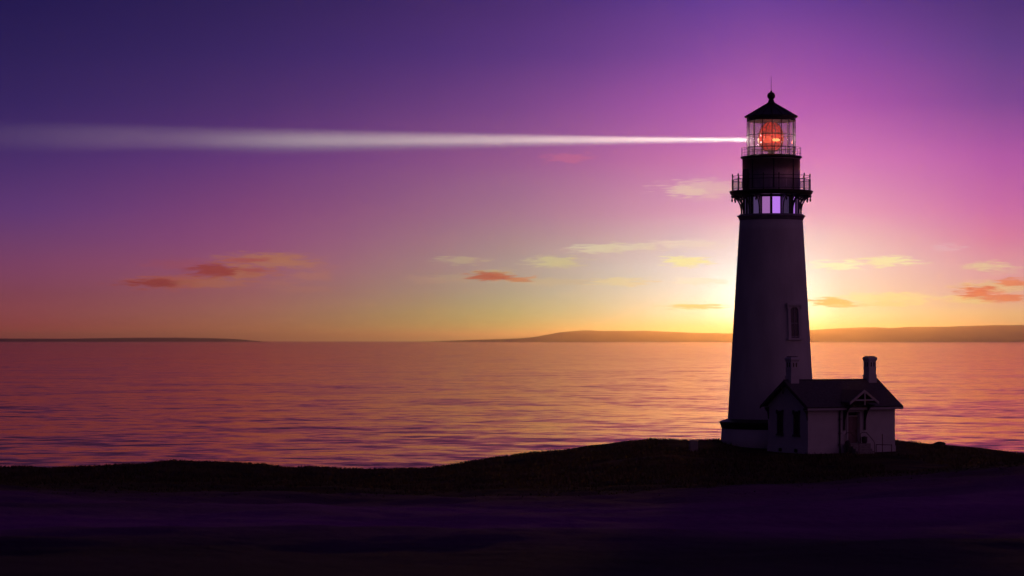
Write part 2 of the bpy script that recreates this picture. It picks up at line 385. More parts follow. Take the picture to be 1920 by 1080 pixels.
# ------------------------------------------------------------------ sea
SEA = -14.0
def sea_mat():
    m = bpy.data.materials.new('sea_water'); m.use_nodes = True; t = m.node_tree; b = t.nodes['Principled BSDF']
    b.inputs['Base Color'].default_value = (.02, .006, .02, 1); b.inputs['IOR'].default_value = 1.333; b.inputs['Roughness'].default_value = .1
    c = t.nodes.new('ShaderNodeTexCoord')
    acc = None
    def chop(k_in, node):                      # choppier towards the shore, calmer far out
        sy = t.nodes.new('ShaderNodeSeparateXYZ'); t.links.new(c.outputs['Object'], sy.inputs[0])
        mr = t.nodes.new('ShaderNodeMapRange'); t.links.new(sy.outputs[1], mr.inputs[0]); mr.inputs[1].default_value = 350; mr.inputs[2].default_value = 1600; mr.inputs[3].default_value = 1.15; mr.inputs[4].default_value = .95
        sc_ = t.nodes.new('ShaderNodeVectorMath'); sc_.operation = 'SCALE'; t.links.new(k_in, sc_.inputs[0]); t.links.new(mr.outputs[0], sc_.inputs['Scale']); t.links.new(sc_.outputs[0], node.inputs[0])
    for sc, rot, amp, det in (((.17, .22, 1), 9, (.06, .13, 0), 2), ((.055, .075, 1), -6, (.03, .10, 0), 2), ((.020, .030, 1), 4, (.02, .075, 0), 3), ((.008, .009, 1), -3, (.012, .045, 0), 4)):
        mp = t.nodes.new('ShaderNodeMapping'); mp.inputs['Scale'].default_value = sc; mp.inputs['Rotation'].default_value = (0, 0, R(rot)); t.links.new(c.outputs['Object'], mp.inputs[0])
        n = t.nodes.new('ShaderNodeTexNoise'); n.inputs['Scale'].default_value = 1; n.inputs['Detail'].default_value = det; n.inputs['Roughness'].default_value = .5; t.links.new(mp.outputs[0], n.inputs['Vector'])
        s = t.nodes.new('ShaderNodeVectorMath'); s.operation = 'SUBTRACT'; t.links.new(n.outputs['Color'], s.inputs[0]); s.inputs[1].default_value = (.5, .5, .5)
        k = t.nodes.new('ShaderNodeVectorMath'); k.operation = 'MULTIPLY'; t.links.new(s.outputs[0], k.inputs[0]); k.inputs[1].default_value = amp
        if acc is None: acc = k.outputs[0]
        else:
            a = t.nodes.new('ShaderNodeVectorMath'); a.operation = 'ADD'; t.links.new(acc, a.inputs[0]); t.links.new(k.outputs[0], a.inputs[1]); acc = a.outputs[0]
    a = t.nodes.new('ShaderNodeVectorMath'); a.operation = 'ADD'; t.links.new(acc, a.inputs[0]); a.inputs[1].default_value = (0, 0, 1)
    chop(k_in=acc, node=a)
    nn = t.nodes.new('ShaderNodeVectorMath'); nn.operation = 'NORMALIZE'; t.links.new(a.outputs[0], nn.inputs[0])
    t.nodes.remove(b); out = [x for x in t.nodes if x.type == 'OUTPUT_MATERIAL'][0]
    df = t.nodes.new('ShaderNodeBsdfDiffuse'); df.inputs[0].default_value = (.20, .02, .03, 1)
    gl = t.nodes.new('ShaderNodeBsdfGlossy'); gl.inputs['Color'].default_value = (1.0, .62, .39, 1); gl.inputs['Roughness'].default_value = .09
    t.links.new(nn.outputs[0], gl.inputs['Normal'])
    fr = t.nodes.new('ShaderNodeFresnel'); fr.inputs[0].default_value = 1.8; t.links.new(nn.outputs[0], fr.inputs['Normal'])
    mx_ = t.nodes.new('ShaderNodeMixShader'); t.links.new(fr.outputs[0], mx_.inputs[0]); t.links.new(df.outputs[0], mx_.inputs[1]); t.links.new(gl.outputs[0], mx_.inputs[2]); t.links.new(mx_.outputs[0], out.inputs[0])
    return m
sea = MB().add([(-60000, -400, SEA), (60000, -400, SEA), (60000, 33000, SEA), (-60000, 33000, SEA)], [(0, 1, 2, 3)]).build('sea', sea_mat())
tag(sea, 'calm rippled sea reflecting the orange and purple sunset', 'sea', kind='structure')

# ------------------------------------------------------------------ far shores
M_HILL = mat('far_hill', (.03, .022, .02), .95, .2, .002)
def far_ridge(name, pts, D, depth, label):
    """a long ridge with real depth: skyline pts (x, y) seen from the headland"""
    xs = np.arange(pts[0][0], pts[-1][0] + 1, 6); yy = np.interp(xs, [p[0] for p in pts], [p[1] for p in pts])
    k = np.ones(7)/7; yy = np.convolve(np.pad(yy, 3, mode='edge'), k, 'valid')
    yy = yy + (vnoise(xs/22, xs*0+3.3, 8)*1.0 + vnoise(xs/9, xs*0+1.3, 9)*.5) * np.clip((HOR-yy)/12, 0, 1)
    ztop = CZ + (HOR - yy) * D / F
    X = (xs - 960) * D / F; vs = []; rows = [(-depth*.5, 0), (-depth*.3, .35), (-depth*.12, .8), (0, 1), (depth*.25, .7), (depth*.5, 0)]
    for oy, kz in rows:
        for x, z in zip(X, ztop): vs.append((x, D + oy, SEA - 2 + (z - SEA + 2) * kz))
    n = len(xs); fs = [(j*n+i, j*n+i+1, (j+1)*n+i+1, (j+1)*n+i) for j in range(len(rows)-1) for i in range(n-1)]
    o = MB().add(vs, fs, True).build(name, M_HILL)
    return tag(o, label, 'hills', kind='structure')
far_ridge('distant_hills', [(760,642),(860,638),(925,636),(985,634),(1010,631),(1035,625),(1060,621),(1100,619),(1150,621),(1210,620),(1260,622),(1300,624),(1370,625),(1450,624),(1520,619),(1600,614),(1640,613),(1668,616),(1690,613),(1800,612),(1850,610),(1920,609),(2050,607),(2300,612),(2600,640)], 28000, 5000,
  'low hazy orange hills along the horizon behind the lighthouse')
far_ridge('distant_shore', [(-500,637),(-200,635),(0,634.5),(120,635),(250,633.2),(330,633),(400,634),(440,635),(470,638),(480,640)], 30500, 2500, 'thin dark far shore on the horizon across the water')

# ------------------------------------------------------------------ lighthouse
TD = 206.0; TX = (1446 - 960) * TD / F
def TZ(y): return CZ - (y - HOR) * TD / F
def TR(p): return p * TD / F
CA = math.atan2(-TD, -TX)             # bearing from the tower to the viewer
lh = empty('lighthouse', (TX, TD, 0))
tag(lh, 'tall tapering white lighthouse with black iron gallery and glowing red lantern', 'lighthouse')
zb = .1
prof = [(TR(81.5), zb)] + [(TR(59 + 22.5 * ((y - 412) / 378.0)), TZ(y)) for y in range(790, 411, -21)] + [(TR(59), TZ(412))]
MB().lathe(prof, 128).build('tower_wall', M_WHITE, lh)
# base ring with black skirt roof
pl = MB().lathe([(TR(95), zb-.4), (TR(94.5), TZ(828)), (TR(92.5), TZ(803))], 96).build('base_wall', M_WHITE, lh)
MB().lathe([(TR(92.6), TZ(803)+.004), (TR(93.5), TZ(801)), (TR(96), TZ(793)), (TR(97), TZ(792)), (TR(97), TZ(790)), (TR(81), TZ(784.5))], 96, smooth=False).build('base_roof', M_BLACK, lh)
MB().lathe([(TR(59.2), TZ(413.5)), (TR(60.5), TZ(411)), (TR(61.5), TZ(408)), (TR(63.5), TZ(407)), (TR(63.5), TZ(404.5)), (TR(61), TZ(404)), (TR(60), TZ(402.5)), (TR(40), TZ(402.3))], 96, smooth=False).build('cornice', M_CORN, lh, .015)
# watch room
MB().lathe([(TR(46), TZ(402.3)), (TR(46), TZ(367))], 64).build('watch_room_wall', M_BLACK, lh)
STR = {-2: .16, -1: .60, 0: 1.0, 1: .07, 2: .9, 3: .6, -3: .03}  # glow per panel imitates sunlight on the white wall between the posts
wall_glow = {}
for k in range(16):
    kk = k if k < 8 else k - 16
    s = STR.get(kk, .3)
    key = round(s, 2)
    if key not in wall_glow:
        wall_glow[key] = emat('sunlit_wall_glow_%d' % int(key * 100), (.50, .19, .84) if key > .5 else (.42, .24, .72), key * .98, .15, (.08, .05, .10))
        if key == .60: wall_glow[key].node_tree.nodes['Principled BSDF'].inputs['Emission Color'].default_value = (.56, .22, .66, 1)
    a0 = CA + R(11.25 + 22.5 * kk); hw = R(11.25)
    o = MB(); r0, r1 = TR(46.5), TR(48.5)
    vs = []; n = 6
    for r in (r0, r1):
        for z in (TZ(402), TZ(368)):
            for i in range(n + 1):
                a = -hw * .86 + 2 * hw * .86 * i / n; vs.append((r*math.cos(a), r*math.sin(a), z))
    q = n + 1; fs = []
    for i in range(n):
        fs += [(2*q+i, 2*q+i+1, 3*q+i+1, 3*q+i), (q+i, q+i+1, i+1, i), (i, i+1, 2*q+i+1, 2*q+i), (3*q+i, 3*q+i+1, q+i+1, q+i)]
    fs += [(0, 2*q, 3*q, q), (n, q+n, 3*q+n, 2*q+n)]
    w_ = o.add(vs, fs).build('glowing_wall_panel', wall_glow[key], lh); w_.rotation_euler.z = a0
    f_ = MB()
    for sgn in (-1, 1):
        Mz = Matrix.Rotation(sgn * hw * .93, 4, 'Z'); f_.box((TR(46.2), -.07, TZ(402)), (TR(51), .07, TZ(367.5)), Mz)
    f_.box((TR(46.2), -.42, TZ(371)), (TR(49.6), .42, TZ(367.5)))
    f_.build('wall_panel_posts', M_BLACK, w_)
# brackets
def bracket():
    m = MB(); fn = lambda r, z, t: (r, t, z)
    r0 = TR(55); zt, zbm = TZ(367.2), TZ(402.3)
    m.box((r0-.05, -.055, zbm), (r0+.09, .055, zt))
    outer = []; inner = []
    for i in range(13):
        t = i / 12; a = t * math.pi / 2
        r = r0 + .09 + (TR(74.5) - r0 - .09) * (1 - math.cos(a)); z = TZ(398) + (TZ(370.5) - TZ(398)) * math.sin(a)
        th = .10 + .05 * t
        inner.append((r, z)); outer.append((r + th * math.cos(a) * -1.0, z + th * math.sin(a) * .9))
    m.prism(inner + outer[::-1], -.05, .05, fn)
    m.box((r0-.05, -.05, zt-.10), (TR(75), .05, zt))                # top bar
    cxr, czr, rr = TR(61.5), TZ(372.5), .125                        # ring ornament in the spandrel
    pts = [(cxr + rr*math.cos(2*math.pi*i/14), 0, czr + rr*math.sin(2*math.pi*i/14)) for i in range(15)]
    m.tube(pts, .03, 6)
    return m.build('gallery_bracket', M_BLACK, lh)
b0 = bracket()
pd = MB().lathe([(.03, TZ(368)), (.05, TZ(371.5)), (.035, TZ(373)), (.085, TZ(375)), (.07, TZ(377)), (.02, TZ(379))][::-1], 10, c=(TR(73), 0, 0)).build('drop_finial', M_BLACK, b0)
pd2 = MB().lathe([(.02, TZ(376)), (.06, TZ(374.5)), (.07, TZ(373)), (.03, TZ(371.5)), (.04, TZ(368))], 10, c=(TR(68), 0, 0)).build('drop_finial', M_BLACK, b0)
b0.rotation_euler.z = CA
for k in range(1, 16):
    c = copy_tree(b0, lh); c.rotation_euler.z = CA + R(22.5 * k)
# gallery deck
MB().lathe([(TR(45), TZ(367)), (TR(74.5), TZ(367)), (TR(75), TZ(365)), (TR(77), TZ(363.5)), (TR(77.3), TZ(361.5)), (TR(78), TZ(360.5)), (TR(78), TZ(358.6)), (TR(50), TZ(358))], 96, smooth=False).build('gallery_deck', M_BLACK, lh, .012)
# gallery railing
def ring(m, r, z, th, n=64, seg=6):
    vs = []; fs = []
    for i in range(n):
        a = 2*math.pi*i/n
        for q in range(seg):
            b = 2*math.pi*q/seg; rr = r + th*math.cos(b); vs.append((rr*math.cos(a), rr*math.sin(a), z + th*math.sin(b)))
    for i in range(n):
        for q in range(seg):
            i2, q2 = (i+1) % n, (q+1) % seg; fs.append((i*seg+q, i2*seg+q, i2*seg+q2, i*seg+q2))
    return m.add(vs, fs, True)
rl = MB()
for y, th in ((331.5, .022), (338, .026), (355.5, .022)): ring(rl, TR(73.5), TZ(y), th)
rl.build('gallery_rail', M_BLACK, lh)
ba = MB()
for k in range(16):
    for j in range(1, 12):
        a = CA + R(22.5 * (k + j / 12)); ba.tube([(TR(73.5)*math.cos(a), TR(73.5)*math.sin(a), TZ(355.5)), (TR(73.5)*math.cos(a), TR(73.5)*math.sin(a), TZ(338))], .011, 5)
ba.build('gallery_baluster_screen', M_BLACK, lh)
rp = MB().lathe([(.06, TZ(358.5)), (.05, TZ(357)), (.036, TZ(355)), (.036, TZ(340)), (.055, TZ(338)), (.036, TZ(336)), (.03, TZ(332)), (.06, TZ(330)), (.05, TZ(328)), (.012, TZ(326.5))], 10, c=(TR(73.5), 0, 0)).build('railing_post', M_BLACK, lh)
rp.rotation_euler.z = CA + R(11.25)
for k in range(1, 16):
    c = rp.copy(); COL.objects.link(c); c.parent = lh; c.rotation_euler.z = CA + R(11.25 + 22.5 * k)
# service drum and lantern deck
dr = MB().lathe([(TR(54.5), TZ(358)), (TR(54.5), TZ(356)), (TR(53.6), TZ(355.6)), (TR(53.2), TZ(301)), (TR(54.3), TZ(300)), (TR(54.3), TZ(298.2))], 128, smooth=False)
dr.sm = [True] * len(dr.sm)
dr = dr.build('service_drum', M_DRUM, lh)
for k in range(8):
    a = CA + R(-40 + 45*k); Mz = Matrix.Rotation(a, 4, 'Z'); MB().box((TR(53.2)-.02, -.05, TZ(355)), (TR(53.6)+.02, .05, TZ(301)), Mz).build('plate_seam', M_BLACK, dr)
hd = MB(); Mz = Matrix.Rotation(CA - R(62), 4, 'Z'); hd.box((TR(53.2)-.05, -.4, TZ(357.5)), (TR(53.6)+.05, .4, TZ(318)), Mz); hd.build('iron_door', M_BLACK, lh, .02)
MB().lathe([(TR(54.3), TZ(298.2)), (TR(55.5), TZ(297.2)), (TR(57.5), TZ(296.4)), (TR(57.5), TZ(294.4)), (TR(56.5), TZ(293.8)), (TR(40), TZ(293.2))], 96, smooth=False).build('lantern_deck', M_BLACK, lh)
lr = MB()
for y in (277.5, 287): ring(lr, TR(55.5), TZ(y), .014, 64, 5)
for k in range(16):
    a = CA + R(6 + 22.5*k); lr.tube([(TR(55.5)*math.cos(a), TR(55.5)*math.sin(a), TZ(294.4)), (TR(55.5)*math.cos(a), TR(55.5)*math.sin(a), TZ(276.8))], .017, 6)
lr.build('lantern_rail', M_BLACK, lh)
# lantern
PH = R(2.0); RL = TR(45)
lf = MB(); corners = [(CA + PH + R(22.5*k)) for k in range(16)]
P = lambda a, r, z: (r*math.cos(a), r*math.sin(a), z)
for a in corners: lf.tube([P(a, RL, TZ(293.5)), P(a, RL, TZ(225))], .030, 6)
for y, th in ((254, .024), (277.5, .022), (292.5, .05), (226.5, .05)):
    for k in range(16): lf.tube([P(corners[k], RL, TZ(y)), P(corners[(k+1) % 16], RL, TZ(y))], th, 6)
for a in corners:
    for y in (239, 254, 266, 277.5): lf.lathe([(.0, -.05), (.045, -.03), (.045, .03), (.0, .05)], 6, c=P(a, RL + .015, TZ(y)), close=False)
lf.build('lantern_frame', M_BLACK, lh)
hw = RL * math.tan(R(11.25)) * math.cos(R(11.25)); ap = RL * math.cos(R(11.25))
p0 = MB().box((ap - .006, -hw + .03, TZ(292)), (ap + .006, hw - .03, TZ(227))).build('lantern_pane', M_PANE, lh)
p0.rotation_euler.z = CA + PH + R(11.25)
for k in range(1, 16):
    c = p0.copy(); COL.objects.link(c); c.parent = lh; c.rotation_euler.z = CA + PH + R(11.25 + 22.5*k)
rf = MB().lathe([(TR(38), TZ(226.5)), (TR(45.5), TZ(226.3)), (TR(45.8), TZ(221)), (TR(49.8), TZ(220.4)), (TR(50), TZ(218.6)), (TR(30), TZ(207.6)), (TR(9.5), TZ(195))], 16, ph=CA + PH, smooth=False)
for a in corners: rf.tube([P(a, TR(49.8), TZ(218.6)), P(a, TR(9.5), TZ(195))], .035, 5)
rf = rf.build('lantern_roof', M_BLACK, lh)
vb = MB().lathe([(TR(9.5), TZ(195.2)), (TR(8.8), TZ(193.5)), (TR(6.5), TZ(192)), (TR(5.6), TZ(190.2)), (TR(6), TZ(189.4)), (TR(5), TZ(188.6)), (TR(5), TZ(187)), (TR(4.2), TZ(186.4))]
  + [(max(TR(7.6)*math.cos(b), .01), TZ(179.8) + TR(7.6)*math.sin(b)) for b in [R(-58 + 12*i) for i in range(12)]] + [(TR(1.8), TZ(171.6)), (TR(.9), TZ(169.2))], 24).build('ventilator_ball', M_BLACK, rf)
MB().tube([(0, 0, TZ(170)), (0, 0, TZ(143))], .022, 6, .012).build('lightning_rod', M_BLACK, rf)
# lens
M_LENS = emat('red_lens_glass', (1.0, .03, .012), .42, .12, (.25, .03, .02))
t = M_LENS.node_tree; nz = t.nodes.new('ShaderNodeTexNoise'); nz.inputs['Scale'].default_value = 5; tc2 = t.nodes.new('ShaderNodeTexCoord'); t.links.new(tc2.outputs['Object'], nz.inputs['Vector'])
mr = t.nodes.new('ShaderNodeMapRange'); mr.inputs[1].default_value = .35; mr.inputs[2].default_value = .65; mr.inputs[3].default_value = .25; mr.inputs[4].default_value = 1.15
t.links.new(nz.outputs[0], mr.inputs[0]); t.links.new(mr.outputs[0], t.nodes['Principled BSDF'].inputs['Emission Strength'])
ctl = [(283,11),(277,17),(268,22),(258,23.5),(248,22),(240,18.5),(234,14),(230,8),(228.5,4)]
LR = lambda y: np.interp(-y, [-c[0] for c in ctl], [c[1] for c in ctl])
def prisms(y0, y1, n): return [(TR(LR(y) + (.8 if i % 2 else -.6)), TZ(y)) for i, y in enumerate(np.linspace(y0, y1, n))]
M_PRISM = M_LENS.copy(); M_PRISM.name = 'dim_red_prisms'
[x for x in M_PRISM.node_tree.nodes if x.type == 'MAP_RANGE'][0].inputs[4].default_value = .75
[x for x in M_PRISM.node_tree.nodes if x.type == 'MAP_RANGE'][0].inputs[3].default_value = .08
lens = MB().lathe(prisms(271, 251, 9), 48, smooth=False).build('fresnel_lens', M_LENS, lh)
MB().lathe(prisms(250.5, 228.5, 19), 48, smooth=False).build('upper_prisms', M_PRISM, lens)
MB().lathe(prisms(282.5, 271.5, 9), 48, smooth=False).build('lower_prisms', M_PRISM, lens)
fr = MB()
for k in range(8):
    a = CA + R(20 + 45*k)
    fr.tube([P(a, TR(LR(y) + 1.2), TZ(y)) for y in range(282, 229, -4)], .035, 5)
for y, r in ((271.3, 22), (250.8, 24), (282.8, 12.5)): ring(fr, TR(r), TZ(y), .035, 40, 5)
fr.build('lens_frame', M_BRASS, lens)
MB().lathe([(TR(11), TZ(293.2)), (TR(8), TZ(291.5)), (TR(5.5), TZ(290)), (TR(5.5), TZ(285)), (TR(11), TZ(282.5))], 24).build('pedestal', M_BRASS, lens)
for ang, (cyx, hx, hy), col, st, nm in ((R(22), (264, .36, .13), (1.0, .34, .10), 2.6, 'hot'), (R(-18), (263, .42, .30), (1.0, .09, .03), 1.2, 'red'), (R(-90), (262, .3, .3), (1.0, .6, .35), 2.0, 'white')):
    o = MB(); nseg = 20; vs = [(TR(25.6), 0, TZ(cyx))] + [(TR(24.2) - (.03 if 1 else 0), hx*math.cos(2*math.pi*i/nseg), TZ(cyx) + hy*math.sin(2*math.pi*i/nseg)) for i in range(nseg)]
    vs.append((TR(19.5), 0, TZ(cyx)))
    fs = [(0, 1+i, 1+(i+1) % nseg) for i in range(nseg)] + [(nseg+1, 1+(i+1) % nseg, 1+i) for i in range(nseg)]
    q = o.add(vs, fs, True).build('bullseye_panel', emat('lit_bullseye_' + nm, col, st), lens); q.rotation_euler.z = CA + ang
# tower window
def tower_window(yc, ang, hwid, ytop, ybot):
    slope = math.atan((TR(81.5) - TR(59)) / (TZ(412) - TZ(790)))
    rr = TR(59 + 22.5 * ((yc - 412) / 378.0))
    base = Matrix.Rotation(CA + R(ang), 4, 'Z') @ Matrix.Translation((rr, 0, TZ(yc))) @ Matrix.Rotation(-slope, 4, 'Y')
    h1 = TZ(ytop) - TZ(yc); h0 = TZ(ybot) - TZ(yc)
    root = MB()
    fw = .24
    for sg in (-1, 1): root.box((-.12, min(sg*hwid, sg*(hwid+fw)), h0-.05), (.13, max(sg*hwid, sg*(hwid+fw)), h1+.12), base)
    n = 10; arch = [(hwid*math.cos(math.pi*i/n), h1-.28+.30*math.sin(math.pi*i/n)) for i in range(n+1)]
    poly = [(hwid, h1+.12)] + [(-hwid, h1+.12)] + [(-u, v) for u, v in arch]
    root.prism([(u, v) for u, v in poly], -.12, .125, lambda u, v, t: base @ Vector((t, u, v)))
    w_ = root.build('tower_window', M_WHITE, lh)
    hood = MB().box((-.12, -hwid-.36, h1+.122), (.24, hwid+.36, h1+.30), base).box((-.12, -hwid-.30, h1+.302), (.18, hwid+.30, h1+.36), base)
    for sg in (-1, 1): hood.box((.1305, sg*(hwid+.24)-.08, h1-.14), (.20, sg*(hwid+.24)+.08, h1+.120), base)
    hood.build('window_hood', M_WHITE, w_)
    MB().box((-.12, -hwid-.36, h0-.20), (.22, hwid+.36, h0-.052), base).build('window_sill', M_WHITE, w_)
    MB().box((-.1, -hwid+.002, h0-.05), (.035, hwid-.002, h1), base).build('window_pane', M_GLASS_DIM, w_)
    s = MB()
    for z in (h0+.02, (h0+h1)/2-.1): s.box((.036, -hwid+.004, z), (.075, hwid-.004, z+.07), base)
    for u in (-hwid+.004, -.025, hwid-.064): s.box((.036, u, h0-.048), (.072, u+.06, h1-.05), base)
    s.build('window_sash', M_CORN, w_)
tower_window(604, 36.5, .40, 577, 633)
# lantern lamps
def point(name, loc, col, e, rad, parent):
    l = bpy.data.lights.new(name, 'POINT'); l.energy = e; l.color = col; l.shadow_soft_size = rad
    o = bpy.data.objects.new(name, l); COL.objects.link(o); o.location = loc; o.parent = parent; return o
for a, c_, e_ in ((CA + R(95), (1.0, .74, .74), 40), (CA - R(85), (1.0, .74, .74), 40), (CA + R(5), (1.0, .16, .08), 9), (CA + R(185), (1.0, .16, .08), 30)):
    point('lantern_lamp', P(a, TR(33), TZ(262)), c_, e_, .12, lh)
# the beam: narrow real spots throwing light out over the sea through the haze
def beam(azd, eld, e, size, blend, rad, flat=1.0, col=(1.0, .95, .92), dz_=0):   # a lens panel's fan: wide along the horizon, thin in height
    l = bpy.data.lights.new('beam_lamp', 'SPOT'); l.energy = e; l.spot_size = R(size); l.spot_blend = blend; l.shadow_soft_size = rad; l.color = col
    o = bpy.data.objects.new('beam_lamp', l); COL.objects.link(o); o.parent = lh
    dd = Vector((math.sin(R(azd)) * math.cos(R(eld)), math.cos(R(azd)) * math.cos(R(eld)), math.sin(R(eld))))
    o.location = Vector(P(CA - R(90), TR(50), TZ(261.5) + dz_)) - dd * 2.2      # just clear of the panes, over the lantern gallery
    o.rotation_euler = (-dd).to_track_quat('Z', 'Y').to_euler(); o.scale = (1, flat, 1)
beam(-12.6, 4.49, 0.8e10, 7.6, 1.0, .015, .12)
beam(-10.2, 4.42, 0.2e10, 5.0, 1.0, .015, .13, (.84, 1.0, .86))
for q in (-2, -1, 0, 1, 2):             # the stacked rings of the lens panel
    beam(-7.2, 4.44 + .055 * q, 0.62e10, 5.0, 1.0, .015, .115, (.70, 1.0, .80), .075 * q)

# ------------------------------------------------------------------ keeper's house
HX, HY = (1515 - 960) * 195 / F, 195.0
HL, HG, HZ = 8.49, 5.25, .2
hs = empty('keepers_house', (HX, HY, HZ), R(30))
tag(hs, 'small white gabled house with two chimneys at the foot of the lighthouse', 'house')
EZ, RZ, OV, GO = 3.51, 5.51, .45, .40
sl_ = (RZ - EZ) / (HG/2 + OV)
wt = EZ + OV * sl_ - .14
DX0, DX1, DZ0, DZ1 = 3.84, 4.96, .73, 3.15
wl = MB(); T = .35
gp = [(0, -.5), (HG, -.5), (HG, wt), (HG/2, wt + HG/2*sl_), (0, wt)]
for a, b in ((0, T), (HL - T, HL)): wl.prism(gp, a, b, lambda u, v, t: (t, u, v))
wl.box((T, 0, -.5), (DX0, T, wt)).box((DX1, 0, -.5), (HL - T, T, wt)).box((DX0, 0, -.5), (DX1, T, DZ0)).box((DX0, 0, DZ1), (DX1, T, wt)).box((T, HG - T, -.5), (HL - T, HG, wt))
wl.build('wall', M_HWALL, hs)
pc = MB().box((-.05, -.05, -.45), (-.002, HG + .05, .48)).box((-.002, -.05, -.45), (3.2, -.002, .46))
pc.build('plinth', M_HWALL, hs)
MB().box((5.35, -.05, -.45), (HL + .05, -.002, .46)).build('plinth', M_HWALL, hs)
th = .13
rfm = MB()
for sg in (0, 1):
    def fn(u, v, t, sg=sg): return (t, u if sg == 0 else HG - u, v)
    rfm.prism([(-OV, EZ), (HG/2, RZ), (HG/2, RZ + th), (-OV - .05, EZ + th - .05*sl_)], -GO, HL + GO, fn)
rfm.tube([(-GO, HG/2, RZ + th + .01), (HL + GO, HG/2, RZ + th + .01)], .06, 8)
roof = rfm.build('roof', M_ROOF, hs)
fb = MB().box((-GO + .03, -OV + .0, EZ - .17), (HL + GO - .03, -OV + .05, EZ - .003 )).box((-GO + .03, -OV + .052, EZ - .17), (HL + GO - .03, -.003, EZ - .12)).build('fascia', M_TRIM, hs)
for xg, nm in ((-GO - .045, 0), (HL + GO + .005, 1)):
    bgm = MB()
    for sg in (0, 1):
        bgm.prism([(-OV - .05, EZ - .17), (HG/2, RZ - .17), (HG/2, RZ + th - .02), (-OV - .05, EZ + th - .07)], xg, xg + .04, lambda u, v, t, sg=sg: (t, u if sg == 0 else HG - u, v))
    bgm.box((xg - .03, HG/2 - .07, RZ - .95), (xg - .002, HG/2 + .07, RZ - .05))
    bgm.build('bargeboard', M_DARKTRIM, hs)  # shade on the gable is put into the boards' dark colour
for yb in (.02, HG - .14):
    MB().prism([(-.002, 2.55), (-.002, 3.5), (-.36, 3.5), (-.30, 3.3), (-.10, 3.1)], yb, yb + .12, lambda u, v, t: (u, t, v)).build('eave_bracket', M_DARKTRIM, hs)
def chimney(x):
    y = HG / 2
    c = MB().box((x-.39, y-.39, 4.6), (x+.39, y+.39, 5.92)).box((x-.42, y-.42, 5.921), (x+.42, y+.42, 6.0))
    c = c.build('chimney', M_HWALL, roof)
    s = MB().box((x-.35, y-.35, 6.001), (x+.35, y+.35, 7.08)).box((x-.375, y-.375, 6.52), (x+.375, y+.375, 6.58)).build('chimney_shaft', M_HWALL, c)
    q = MB().lathe([(.35*1.414, 7.081), (.37*1.414, 7.14), (.41*1.414, 7.21), (.425*1.414, 7.25), (.425*1.414, 7.33), (.37*1.414, 7.43), (.28*1.414, 7.44)], 4, ph=R(45), c=(x, y, 0), smooth=False).build('chimney_cap', M_HWALL, c)
    MB().box((x-.30, y-.30, 7.442), (x+.30, y+.30, 7.50)).build('flue_rim', M_DARKTRIM, c)
    for u in (-.19, .08):
        MB().box((x+u, y-.353, 6.66), (x+u+.13, y-.30, 7.02)).build('flue_slot', M_GLASS_DARK, c)
        MB().box((x-.353, y+u, 6.66), (x-.30, y+u+.13, 7.02)).build('flue_slot', M_GLASS_DARK, c)
chimney(.42); chimney(8.05)
# gable windows
def gable_window(yc):
    f = MB(); h0, h1, hw2 = 1.42, 3.12, .24
    for sg in (-1, 1): f.box((-.06, min(yc+sg*hw2, yc+sg*(hw2+.14)), h0), (-.002, max(yc+sg*hw2, yc+sg*(hw2+.14)), h1))
    f.box((-.058, yc-hw2, h1-.10), (-.002, yc+hw2, h1))
    w_ = f.build('gable_window', M_DARKTRIM, hs)
    hood = MB().box((-.13, yc-hw2-.2, h1+.002), (-.002, yc+hw2+.2, h1+.12))
    for sg in (-1, 1): hood.box((-.11, yc+sg*(hw2+.13)-.07, h1-.13), (-.062, yc+sg*(hw2+.13)+.07, h1), None).box((-.12, yc+sg*(hw2+.14)-.06, h1+.122), (-.002, yc+sg*(hw2+.14)+.06, h1+.2))
    hood.build('window_hood', M_DARKTRIM, w_)
    MB().box((-.13, yc-hw2-.2, h0-.14), (-.002, yc+hw2+.2, h0-.002)).build('window_sill', M_DARKTRIM, w_)
    MB().box((-.02, yc-hw2, h0), (-.002, yc+hw2, h1-.102)).build('window_pane', M_GLASS_DARK, w_)
    s = MB()
    for z in (h0+.002, h0+.55, h0+.82, h0+1.2): s.box((-.045, yc-hw2+.002, z), (-.021, yc+hw2-.002, z+.045))
    s.box((-.043, yc-.02, h0), (-.022, yc+.02, h1-.104)); s.build('window_sash', M_DARKTRIM, w_)
gable_window(3.61); gable_window(1.44)
for yc in (3.55, 1.5): MB().box((-.07, yc-.2, .05), (-.051, yc+.2, .32)).build('basement_vent', M_GLASS_DARK, hs)
# door
fr = MB().box((DX0-.14, -.06, DZ0), (DX0, -.002, DZ1+.16)).box((DX1, -.06, DZ0), (DX1+.14, -.002, DZ1+.16)).box((DX0, -.058, DZ1), (DX1, -.002, DZ1+.16))
fr.box((DX0, .10, 2.80), (DX1, .18, 2.88))
dr_ = MB().box((DX0+.002, .24, DZ0), (DX1-.002, .30, 2.798))
for z0, z1 in ((DZ0+.2, DZ0+.85), (DZ0+1.05, 2.6)):
    for x0, x1 in ((DX0+.14, DX0+.50), (DX0+.62, DX1-.14)): dr_.box((x0, .225, z0), (x1, .239, z1))
door = dr_.build('door', M_DOOR, hs, .006)
fr.build('door_frame', M_TRIM, door)
MB().tube([(DX1-.14, .225, 1.70), (DX1-.14, .15, 1.70), (DX1-.26, .15, 1.70)], .02, 6).build('door_handle', M_BRASS, door)
MB().box((DX0+.002, .22, 2.882), (DX1-.002, .25, DZ1-.002)).build('transom_pane', M_GLASS_DARK, door)
